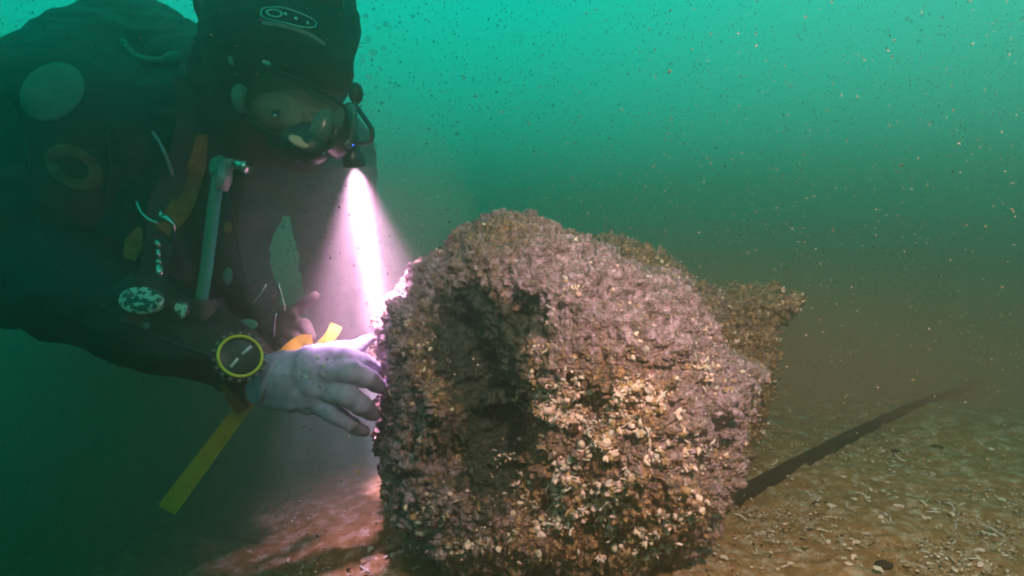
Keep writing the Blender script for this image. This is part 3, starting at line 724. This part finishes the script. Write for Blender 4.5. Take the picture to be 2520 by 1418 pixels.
# mask: frame, lens, skirt
D0 = .975
TL, TR, BR, BL = P(632, 148, D0 + .02), P(872, 262, D0 - .005), P(818, 385, D0 - .01), P(592, 305, D0 + .015)
nrm = (TR - TL).cross(BL - TL).normalized()
if nrm.dot(CP - TL) < 0: nrm = -nrm
def quad_grid(name, cor, bulge, thick, mat, parent, n=14):
    a, b_, c, d = cor; V = []
    for i in range(n):
        for j in range(n):
            u, v = i / (n - 1), j / (n - 1)
            # rounded corners
            uu, vv = u * 2 - 1, v * 2 - 1; x = uu * math.sqrt(1 - vv * vv * .28); y = vv * math.sqrt(1 - uu * uu * .28); x, y = (x + 1) / 2, (y + 1) / 2
            p_ = a.lerp(b_, x).lerp(d.lerp(c, x), y) + nrm * bulge * (1 - uu * uu) * (1 - vv * vv)
            V.append(p_)
    m_ = len(V); V = V + [p_ - nrm * thick for p_ in V]
    F = [(i * n + j, (i + 1) * n + j, (i + 1) * n + j + 1, i * n + j + 1) for i in range(n - 1) for j in range(n - 1)]
    F += [tuple(m_ + k for k in f[::-1]) for f in F]
    ed = [(i * n) for i in range(n)] + [(n - 1) * n + j for j in range(1, n)] + [i * n + n - 1 for i in range(n - 2, -1, -1)] + [j for j in range(n - 2, 0, -1)]
    for k in range(len(ed)):
        a_, b2 = ed[k], ed[(k + 1) % len(ed)]; F.append((a_, m_ + a_, m_ + b2, b2))
    b = B(); b.add(V, F); o = b.build(name, mat, parent); return o, [V[k] for k in ed]
lens, rimp = quad_grid('mask_lens', [TL, TR, BR, BL], .010, .004, M['lens'], diver)
B().tube(rimp + [rimp[0], rimp[1]], .003, seg=8, caps=False).build('mask_rim', M['hood'], diver)
mcen = (TL + TR + BR + BL) / 4
sk = B(); RN = len(rimp); lay = []
for k_, (sc_, dp_) in enumerate(((1.03, .0), (1.06, .014), (1.10, .03), (1.0, .05))):
    lay += [mcen + (p_ - mcen) * sc_ - nrm * dp_ for p_ in rimp]
sk.add(lay, [(k_ * RN + i, k_ * RN + (i + 1) % RN, (k_ + 1) * RN + (i + 1) % RN, (k_ + 1) * RN + i) for k_ in range(3) for i in range(RN)])
sk.build('mask_skirt', M['rubber'], diver)
fup = Vector((.35, 0, .94)); 
def fp(px, py, d): return P(px, py, d)
face = remesh_union('face', [(fp(690, 250, 1.045), .028, fp(780, 290, 1.035), .028), (fp(670, 270, 1.035), .030, fp(780, 325, 1.025), .030), (fp(735, 262, 1.035), .028, fp(728, 300, 1.02), .030),
    (fp(742, 275, .998), .007, fp(730, 325, .985), .012), (fp(690, 245, 1.012), .011, fp(722, 250, 1.008), .009), (fp(762, 268, 1.004), .009, fp(792, 285, 1.004), .011)], .004, 4)
link('face', face, M['skin'], diver)
for ex, ey in ((684, 279), (776, 312)):
    B().ball(fp(ex, ey, 1.0045), .0085, (1.3, 1, .8)).build('eye', M['eye'], diver)
B().tube(smooth_path([P(605, 205, 1.03), P(592, 245, 1.02), P(598, 275, 1.02)], 10), [.012, .014, .015, .016, .016, .015, .014, .013, .011, .010, .008], seg=10).build('mask_buckle', M['sleeve'], diver)
B().tube([P(630, 145, 1.0), P(662, 158, .99)], [.002, .004], seg=8).build('strap_tip', M['teal'], diver)
B().tube(smooth_path([P(608, 290, 1.0), P(640, 312, .99), P(700, 345, .985), P(790, 380, .985)], 14), .0035, seg=8).build('mask_lower_rim', M['rubber'], diver)
# glints on the mask glass put in as small steel balls; then the second stage
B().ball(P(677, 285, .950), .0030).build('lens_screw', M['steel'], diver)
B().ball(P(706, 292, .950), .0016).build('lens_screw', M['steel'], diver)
rg = remesh_union('regulator', [(P(735, 352, .985), .030, P(770, 365, .975), .028), (P(760, 345, .99), .03, P(830, 350, 1.0), .026), (P(735, 360, 1.0), .03, P(700, 345, 1.05), .03)], .004, 4)
link('regulator', rg, M['rubber'], diver)
ogl = disc('purge_button', 736, 349, .952, .019, .006, M['skin'], diver, -FW + UP * .3, ry=.008, rot=-.5)
disc('purge_ring', 736, 349, .955, .024, .006, M['rubber'], diver, -FW + UP * .3, ry=.012, rot=-.5)
B().ball(P(790, 318, .965), .026, (.7, .4, 1.25), Matrix.Rotation(.35, 3, 'Y')).build('exhaust_tee', M['clear'], diver)
B().tube(smooth_path([P(862, 262, 1.0), P(862, 295, .99), P(858, 330, .99), P(850, 362, .99)], 12), [.010] * 5 + [.012] * 4 + [.010] * 4, seg=12).build('mask_side_housing', M['clear'], diver)
B().ball(P(876, 230, 1.02), .014, (.9, .8, 1.3)).build('mask_knob', M['rubber'], diver)
for (x, y) in ((871, 278), (797, 378)): B().ball(P(x, y, .96), .0018).build('steel_rivet', M['steel'], diver)
B().tube(smooth_path([P(872, 255, 1.01), P(893, 285, 1.0), P(914, 318, .995), P(914, 342, .995), P(896, 352, .995), P(872, 352, 1.0)], 24), .0042, seg=10).build('cable_loop', M['rubber'], diver)

# ---- gloves
def hand(name, parts, voxel=.0035, wr=None, mat='glove'):
    me = remesh_union(name, parts, voxel, 4, wr); return link(name, me, M[mat], diver)
def fing(pts, rad):
    return [(pts[i], rad[i], pts[i + 1], rad[i + 1]) for i in range(len(pts) - 1)]
K = 1500
near = []
near += [(P(640, 925, 1.055), .036, P(700, 930, 1.05), .044), (P(655, 955, 1.06), .034, P(720, 965, 1.05), .034), (P(700, 915, 1.055), .036, P(775, 915, 1.045), .036),
         (P(700, 965, 1.055), .032, P(780, 968, 1.045), .030), (P(760, 900, 1.045), .032, P(830, 895, 1.04), .024), (P(780, 945, 1.04), .032, P(825, 940, 1.035), .026), (P(760, 985, 1.05), .024, P(800, 985, 1.045), .021)]
near += fing([P(800, 883, 1.045), P(850, 882, 1.02), P(888, 888, 1.035), P(925, 902, 1.075)], [.022, .0165, .0150, .0105])
near += fing([P(810, 915, 1.03), P(865, 915, 1.0), P(905, 932, 1.015), P(945, 957, 1.06)], [.024, .0175, .0165, .0115])
near += fing([P(805, 955, 1.035), P(855, 975, 1.0), P(890, 998, 1.015), P(920, 1022, 1.06)], [.023, .0175, .0165, .0110])
near += fing([P(780, 985, 1.045), P(822, 1018, 1.02), P(858, 1042, 1.03), P(896, 1062, 1.07)], [.020, .0150, .0135, .0100])
near += fing([P(760, 885, 1.07), P(830, 868, 1.09), P(878, 856, 1.095), P(908, 836, 1.11)], [.024, .019, .0145, .0095])
glove = hand('glove', near, .0032, lambda V: ((1 - np.abs(vn(V, 38, 4)) * 2) * .0016 + (1 - np.abs(vn(V * np.array([1.6, 1, .7]), 75, 14)) * 2) * .0009 + vn(V, 140, 6) * .0005).astype(np.float32))
GB = BVHTree.FromPolygons([v.co[:] for v in glove.data.vertices], [tuple(p_.vertices) for p_ in glove.data.polygons])
def ong(px, py, off=.002):
    d = (P(px, py, 1) - CP).normalized(); h = GB.ray_cast(CP, d, 5)
    return (h[0] - d * off) if h[0] is not None else P(px, py, 1.05)
for (x, y, r) in ((781, 880, .0045), (806, 884, .0040), (795, 900, .0050), (757, 910, .0035), (753, 928, .004), (790, 922, .004), (789, 936, .0035), (788, 950, .004), (802, 914, .003), (803, 942, .003)):
    c = ong(x, y, .0012); B().ball(c, r * .8, (1, .3, 1)).build('grip_dot', M['pale_print' if r > .0042 or x < 760 else 'print_grey'], glove)
B().tube([ong(x, y, .0008) for x, y in ((700, 868), (672, 900), (648, 950), (640, 990))], .006, seg=8).build('glove_cuff', M['glove'], diver)
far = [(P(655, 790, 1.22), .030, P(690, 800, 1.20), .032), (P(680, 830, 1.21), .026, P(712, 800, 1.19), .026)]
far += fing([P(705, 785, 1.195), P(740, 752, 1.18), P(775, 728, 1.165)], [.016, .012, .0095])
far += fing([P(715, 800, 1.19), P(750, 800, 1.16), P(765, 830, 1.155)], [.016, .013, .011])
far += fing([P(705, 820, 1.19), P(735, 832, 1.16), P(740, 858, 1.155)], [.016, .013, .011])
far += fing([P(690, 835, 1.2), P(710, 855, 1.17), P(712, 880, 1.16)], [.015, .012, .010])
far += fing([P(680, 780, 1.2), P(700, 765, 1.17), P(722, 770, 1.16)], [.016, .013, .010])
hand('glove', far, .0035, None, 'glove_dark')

# ---- wrist instrument
wd = empty('wrist_compass', P(590, 878, .985)); wd.parent = diver; wd.matrix_parent_inverse = Matrix.Translation(-diver.location)
wc = P(590, 878, .985); wn = (CP - wc).normalized() + UP * .35 + RT * .35; wn.normalize()
wx = (RT - wn * RT.dot(wn)).normalized(); wy = wn.cross(wx)
WR = .0335
def sub(name, b, mat, smooth=True):
    o = b.build(name, mat, None, smooth); o.parent = wd; o.matrix_parent_inverse = Matrix.Translation(-wc); return o
def ring(rad, tube_r, h=0, n=48, seg=8):
    V = []; 
    for i in range(n):
        a = 2 * math.pi * i / n; rd = wx * math.cos(a) + wy * math.sin(a)
        for k in range(seg):
            t_ = 2 * math.pi * k / seg; V.append(wc + rd * (rad + tube_r * math.cos(t_)) + wn * (h + tube_r * math.sin(t_)))
    F = [(i * seg + k, ((i + 1) % n) * seg + k, ((i + 1) % n) * seg + (k + 1) % seg, i * seg + (k + 1) % seg) for i in range(n) for k in range(seg)]
    b = B(); b.add(V, F); return b
sub('dial_ring', ring(WR, .0026, .004), M['yring'])
cas = B(); cas.tube([wc - wn * .018, wc - wn * .001, wc + wn * .0025], [WR * 1.12, WR * 1.15, WR * 1.02], seg=36); sub('dial_case', cas, M['rubber'])
bz = B()
for i in range(18):
    a = 2 * math.pi * i / 18; bz.box(wc + (wx * math.cos(a) + wy * math.sin(a)) * WR * 1.19, .005, .005, .006, Matrix((wx, wy, wn)).transposed() @ Matrix.Rotation(a, 3, 'Z'))
sub('bezel_teeth', bz, mk('bezel_grey', (.16, .14, .12), .4))
def dial_bar(a0, a1, w_):
    p0 = wc + wx * a0[0] + wy * a0[1] + wn * .0045; p1 = wc + wx * a1[0] + wy * a1[1] + wn * .0045
    return B().tube([p0, p1], w_, seg=6, flat=.4, flatdir=wn)
sub('needle', dial_bar((.013, .020), (.002, .003), .0026), M['pale_print'])
sub('needle', dial_bar((-.003, -.005), (-.011, -.021), .0026), M['pale_print'])
sub('dial_mark', dial_bar((-.014, .007), (-.009, .002), .0012), M['badge'])
wst = B(); a0 = P(575, 830, 1.03); 
wst.tube([P(588, 815, 1.06), P(590, 845, 1.015), P(592, 905, 1.005), P(590, 950, 1.03), P(585, 985, 1.08)], [.014] * 5, seg=8, flat=.25, flatdir=FW); sub('wrist_band', wst, M['rubber'])
# cuff of the suit sleeve
B().tube([P(575, 893, 1.075), P(640, 918, 1.065)], [.054, .045], seg=28).build('sleeve_cuff', M['rubber'], diver)

# ------------------------------------------------------------------ torch on the mask
tc_ = P(872, 398, 1.03); torch_root = empty('torch', tc_)
tag(torch_root, 'small black torch clipped beside the mask, shining a pink white beam', 'torch')
tgt = P(932, 860, 1.2); tdir = (tgt - tc_).normalized()
def tsub(name, b, mat):
    o = b.build(name, mat, None); o.parent = torch_root; o.matrix_parent_inverse = Matrix.Translation(-tc_); return o
tsub('torch_body', B().tube([tc_ - tdir * .062, tc_ - tdir * .058, tc_ - tdir * .02, tc_ - tdir * .014, tc_ + tdir * .006], [.009, .0125, .0125, .019, .020], seg=20, caps=False), M['torch'])
tsub('torch_cap', B().tube([tc_ - tdir * .062, tc_ - tdir * .0615], [.009, .0089], seg=20), M['torch'])
tsub('torch_lens', B().tube([tc_ - tdir * .001, tc_ + tdir * .001], [.0165, .0165], seg=20), M['bulb'])
ledp = tc_ - tdir * .030 + (CP - tc_).normalized() * .0135
tsub('power_led', B().ball(ledp, .0036), M['led'])
for nm, en, ang, bl, off, tg in (('torch_hotspot', 1050, 15, 1.0, .004, P(942, 860, 1.26)), ('torch_spill', 120, 60, 1.0, .004, P(926, 860, 1.17))):
    l = bpy.data.lights.new(nm, 'SPOT'); l.energy = en; l.color = (1.0, .47, .80); l.spot_size = math.radians(ang); l.spot_blend = bl; l.shadow_soft_size = .014
    o = bpy.data.objects.new(nm, l); COL.objects.link(o); o.location = tc_ + tdir * .008; aim(o, tg)

# ------------------------------------------------------------------ yellow webbing in the hands
yel = ribbon('yellow_strap', [P(768, 835, 1.14), P(735, 842, 1.14), P(690, 885, 1.12), P(640, 950, 1.13), P(585, 1020, 1.10), P(500, 1135, 1.06), P(410, 1255, 1.02)], .03, M['yellow'], None, thick=.0025,
             widths=[.018, .022, .026, .028, .027, .029, .032], n=60)
tag(yel, 'long flat yellow strap trailing down from under the wrist', 'strap')
yel2 = ribbon('yellow_strap', [P(828, 800, 1.13), P(815, 825, 1.12), P(785, 855, 1.11), P(740, 890, 1.10)], .02, M['yellow'], None, thick=.0025, widths=[.022, .021, .018, .016], n=24)
tag(yel2, 'short orange-yellow strap end sticking up behind the gloved hand', 'strap')
ribbon('cuff_strap', [P(560, 940, 1.03), P(575, 975, 1.05), P(600, 1010, 1.09)], .026, M['olive'], diver, thick=.003)

# ------------------------------------------------------------------ dark tapering band across the seabed
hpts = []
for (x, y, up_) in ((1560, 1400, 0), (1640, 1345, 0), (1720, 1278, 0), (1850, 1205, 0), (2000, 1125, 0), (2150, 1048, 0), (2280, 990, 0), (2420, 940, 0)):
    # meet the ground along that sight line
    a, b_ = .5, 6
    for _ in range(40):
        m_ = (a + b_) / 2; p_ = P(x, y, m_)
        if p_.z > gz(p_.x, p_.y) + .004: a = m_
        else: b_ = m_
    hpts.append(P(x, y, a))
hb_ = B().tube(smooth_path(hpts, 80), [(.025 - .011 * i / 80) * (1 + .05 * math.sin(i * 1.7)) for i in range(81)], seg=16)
tubing = hb_.build('hose', M['hosedark'], None)  # dark tapering band along the ground, drawn as a round tube
tag(tubing, 'thick dark hose lying across the seabed beside the rock', 'hose')

# ------------------------------------------------------------------ debris on the seabed
def ground_hit(px, py):
    a, b_ = .4, 8
    for _ in range(30):
        m_ = (a + b_) / 2; p_ = P(px, py, m_)
        if p_.z > gz(p_.x, p_.y): a = m_
        else: b_ = m_
    return P(px, py, a)
def gn(x, y):
    e_ = .01; return Vector((gz(x - e_, y) - gz(x + e_, y), gz(x, y - e_) - gz(x, y + e_), 2 * e_)).normalized()
r = random.Random(21)
zones = [((1750, 2050), (1060, 1200), 30), ((1750, 2000), (1180, 1400), 35), ((2080, 2300), (1130, 1260), 55), ((2250, 2500), (1260, 1400), 45), ((1980, 2300), (1200, 1400), 55), ((1850, 2520), (1100, 1418), 60),
         ((880, 1030), (1320, 1410), 26), ((700, 980), (1370, 1416), 10)]
LBL = {'mussel': ('pale shell chip lying on the brown seabed', 'shell', 'broken shells strewn over the seabed'),
       'shell': ('small ribbed half shell lying on the brown seabed', 'shell', 'half shells strewn over the seabed'),
       'worm_tube': ('thin white worm tube fragment lying on the seabed', 'worm tube', 'tube fragments strewn over the seabed')}
for (xr, yr, cnt) in zones:
    for _ in range(cnt):
        x, y = r.uniform(*xr), r.uniform(*yr); p_ = ground_hit(x, y)
        kd = r.choices(['mussel', 'fan', 'tube'], [5, 4, 3])[0]; nm = {'mussel': 'mussel', 'fan': 'shell', 'tube': 'worm_tube'}[kd]
        size = (.006 + .013 * r.random() ** 2) * (1.6 if kd == 'tube' else 1)
        ob_ = bpy.data.objects.new({'mussel': 'shell_chip', 'shell': 'half_shell', 'worm_tube': 'worm_tube'}[nm], r.choice(LIB[kd])); COL.objects.link(ob_)
        Rm = orient(gn(p_.x, p_.y), r.uniform(0, 6.28), r.uniform(-.35, .35))
        ob_.matrix_world = Matrix.Translation(Vector((p_.x, p_.y, gz(p_.x, p_.y) + .004 + size * .06))) @ (Rm.to_4x4() @ Matrix.Diagonal((size, size, size * .8, 1)))
        l_, c_, g__ = LBL[nm]
        wh = 'left of the large rock' if x < 1100 else ('between the rock and the dark hose' if y < 1295 - (x - 1700) * .5 else 'below the dark hose')
        l_ = l_.replace('lying on the brown seabed', 'lying on the seabed ' + wh).replace('lying on the seabed', 'lying on the seabed ' + wh) if wh not in l_ else l_
        l_ = l_.replace(wh + ' ' + wh, wh)
        tag(ob_, l_, c_, g__ + ' ' + wh)
# fine shell hash and grit
vv = []; ff = []; mi = []; mats = [M['shell'], M['shell4'], M['shell3'], M['hosedark'], M['tube']]; n0 = 0
for _ in range(22000):
    u = r.random()
    x = .35 + r.gauss(0, .55) + .25; y = 1.2 + r.gauss(0, .35)
    if y < .55: continue
    cl = float(vn(np.array([[x, y, 0.]]), 5, 33)[0])
    if r.random() > .45 + cl * .9: continue
    kd = r.choice(['grain', 'mussel', 'tube', 'fan']); A, Fc, _m = r.choice(ARR[kd]); size = r.uniform(.0025, .007) * (1.8 if kd == 'tube' else 1)
    Rm = np.array(orient((0, 0, 1), r.uniform(0, 6.28), r.uniform(-.6, .6)))
    Q = (A * size) @ Rm.T + np.array((x, y, gz(x, y) + .004)); vv.append(Q); k = r.choices(range(5), [3, 3, 4, 4, 2])[0]
    for f in Fc: ff.append(tuple(a + n0 for a in f)); mi.append(k)
    n0 += len(Q)
me = bpy.data.meshes.new('shell_hash'); [me.materials.append(x) for x in mats]; me.from_pydata(np.concatenate(vv).tolist(), [], ff); me.polygons.foreach_set('material_index', mi); me.update()
tag(link('shell_hash', me), kind='stuff')
# dark pebbles
PL = ['small dark pebble just past the hose bend at upper right', 'larger dark oval pebble highest up the bare seabed', 'tiny dark pebble close below the dark hose', 'dark oval pebble at the lower edge beside scattered shells', 'dark pebble midway between the hose and the near edge', 'tiny dark pebble at the far right among shell grit']
for (x, y, s_) in ((2205, 1112, .009), (2305, 1105, .013), (2010, 1240, .006), (2175, 1395, .012), (1995, 1310, .008), (2340, 1330, .007)):
    p_ = ground_hit(x, y); b = B().ball((0, 0, 0), s_, (1.3, 1, .55), nu=14, nv=9); o = b.build('pebble', M['hosedark'], None)
    o.location = (p_.x, p_.y, gz(p_.x, p_.y) + s_ * .3); tag(o, PL.pop(0), 'pebble', 'dark pebbles on the seabed')

# ------------------------------------------------------------------ flakes and silt adrift in the water
M['flake'] = mk('orange_flake', (.75, .40, .18), .4)
for (x, y, d, s_, lab) in ((858, 1073, 1.0, .007, 'small orange flake drifting just below the little finger'), (880, 1160, .98, .012, 'orange flake drifting beside the lower left of the rock')):
    o = bpy.data.objects.new('flake', LIB['mussel'][0].copy()); COL.objects.link(o); o.data.materials.clear(); o.data.materials.append(M['flake'])
    o.matrix_world = Matrix.Translation(P(x, y, d)) @ Matrix.Rotation(1.2, 4, 'Y') @ Matrix.Diagonal((s_, s_, s_ * .7, 1)); tag(o, lab, 'flake')
b = B(); r = random.Random(5)
for _ in range(16000):
    d = r.uniform(.45, 2.6); x = r.uniform(-50, 2570); y = r.uniform(-40, 1450); p_ = P(x, y, d)
    if p_.z < .02 or p_.z > 1.35: continue
    s_ = r.uniform(.0005, .0016) * (1 + .5 * (d > 1.2))
    q_ = [p_ + Vector((r.uniform(-1, 1), r.uniform(-1, 1), r.uniform(-1, 1))) * s_ for _k in range(4)]
    b.add(q_, [(0, 1, 2), (0, 2, 3), (0, 3, 1), (1, 3, 2)])
sl_o = b.build('suspended_silt', mk('silt_grain', (.10, .085, .06), .9), None, False); tag(sl_o, kind='stuff')

# exhaled bubbles beside the hood
M['bubble'] = mk('air_bubble', (.55, .70, .66), .05, spec=1.0, alpha=.22)
r = random.Random(12)
for (x, y, rr) in ((905, 95, .006), (930, 70, .004), (918, 130, .008), (944, 118, .005), (892, 150, .005), (935, 165, .0035), (908, 188, .006), (925, 215, .004), (896, 232, .003), (950, 60, .006), (900, 40, .005), (960, 90, .003)):
    o = B().ball((0, 0, 0), rr, (1, 1, .82), nu=16, nv=10).build('bubble', M['bubble'], None); o.location = P(x, y, 1.1 + r.uniform(-.05, .08))
    tag(o, 'small clear air bubble rising beside the black hood', 'bubble', 'bubbles rising beside the hood')

# larger soft motes drifting through the whole view
motes = [mk('mote_teal', (.02, .14, .12), .9, alpha=.24), mk('mote_ochre', (.26, .17, .10), .9, alpha=.24)]
r = random.Random(77); bs = [B(), B()]
for _ in range(7500):
    d = r.uniform(.7, 2.4) ** 1.0; x = r.uniform(-50, 2570); y = r.uniform(-40, 1100); p_ = P(x, y, d)
    if p_.z < .05 or p_.z > 1.40: continue
    s_ = d * r.uniform(1.2, 3.6) / 1500 * (1.6 if r.random() < .12 else 1)
    k = r.random() < .4
    V = [p_ + Vector((0, 0, s_ * r.uniform(.7, 1.2))), p_ - Vector((0, 0, s_ * r.uniform(.7, 1.2)))] + [p_ + Vector((math.cos(a), math.sin(a), r.uniform(-.3, .3))) * s_ * r.uniform(.7, 1.2) for a in (0, 1.57, 3.14, 4.71)]
    bs[k].add(V, [(0, 2, 3), (0, 3, 4), (0, 4, 5), (0, 5, 2), (1, 3, 2), (1, 4, 3), (1, 5, 4), (1, 2, 5)])
for k in (0, 1): tag(bs[k].build('drifting_silt', motes[k], None), kind='stuff')
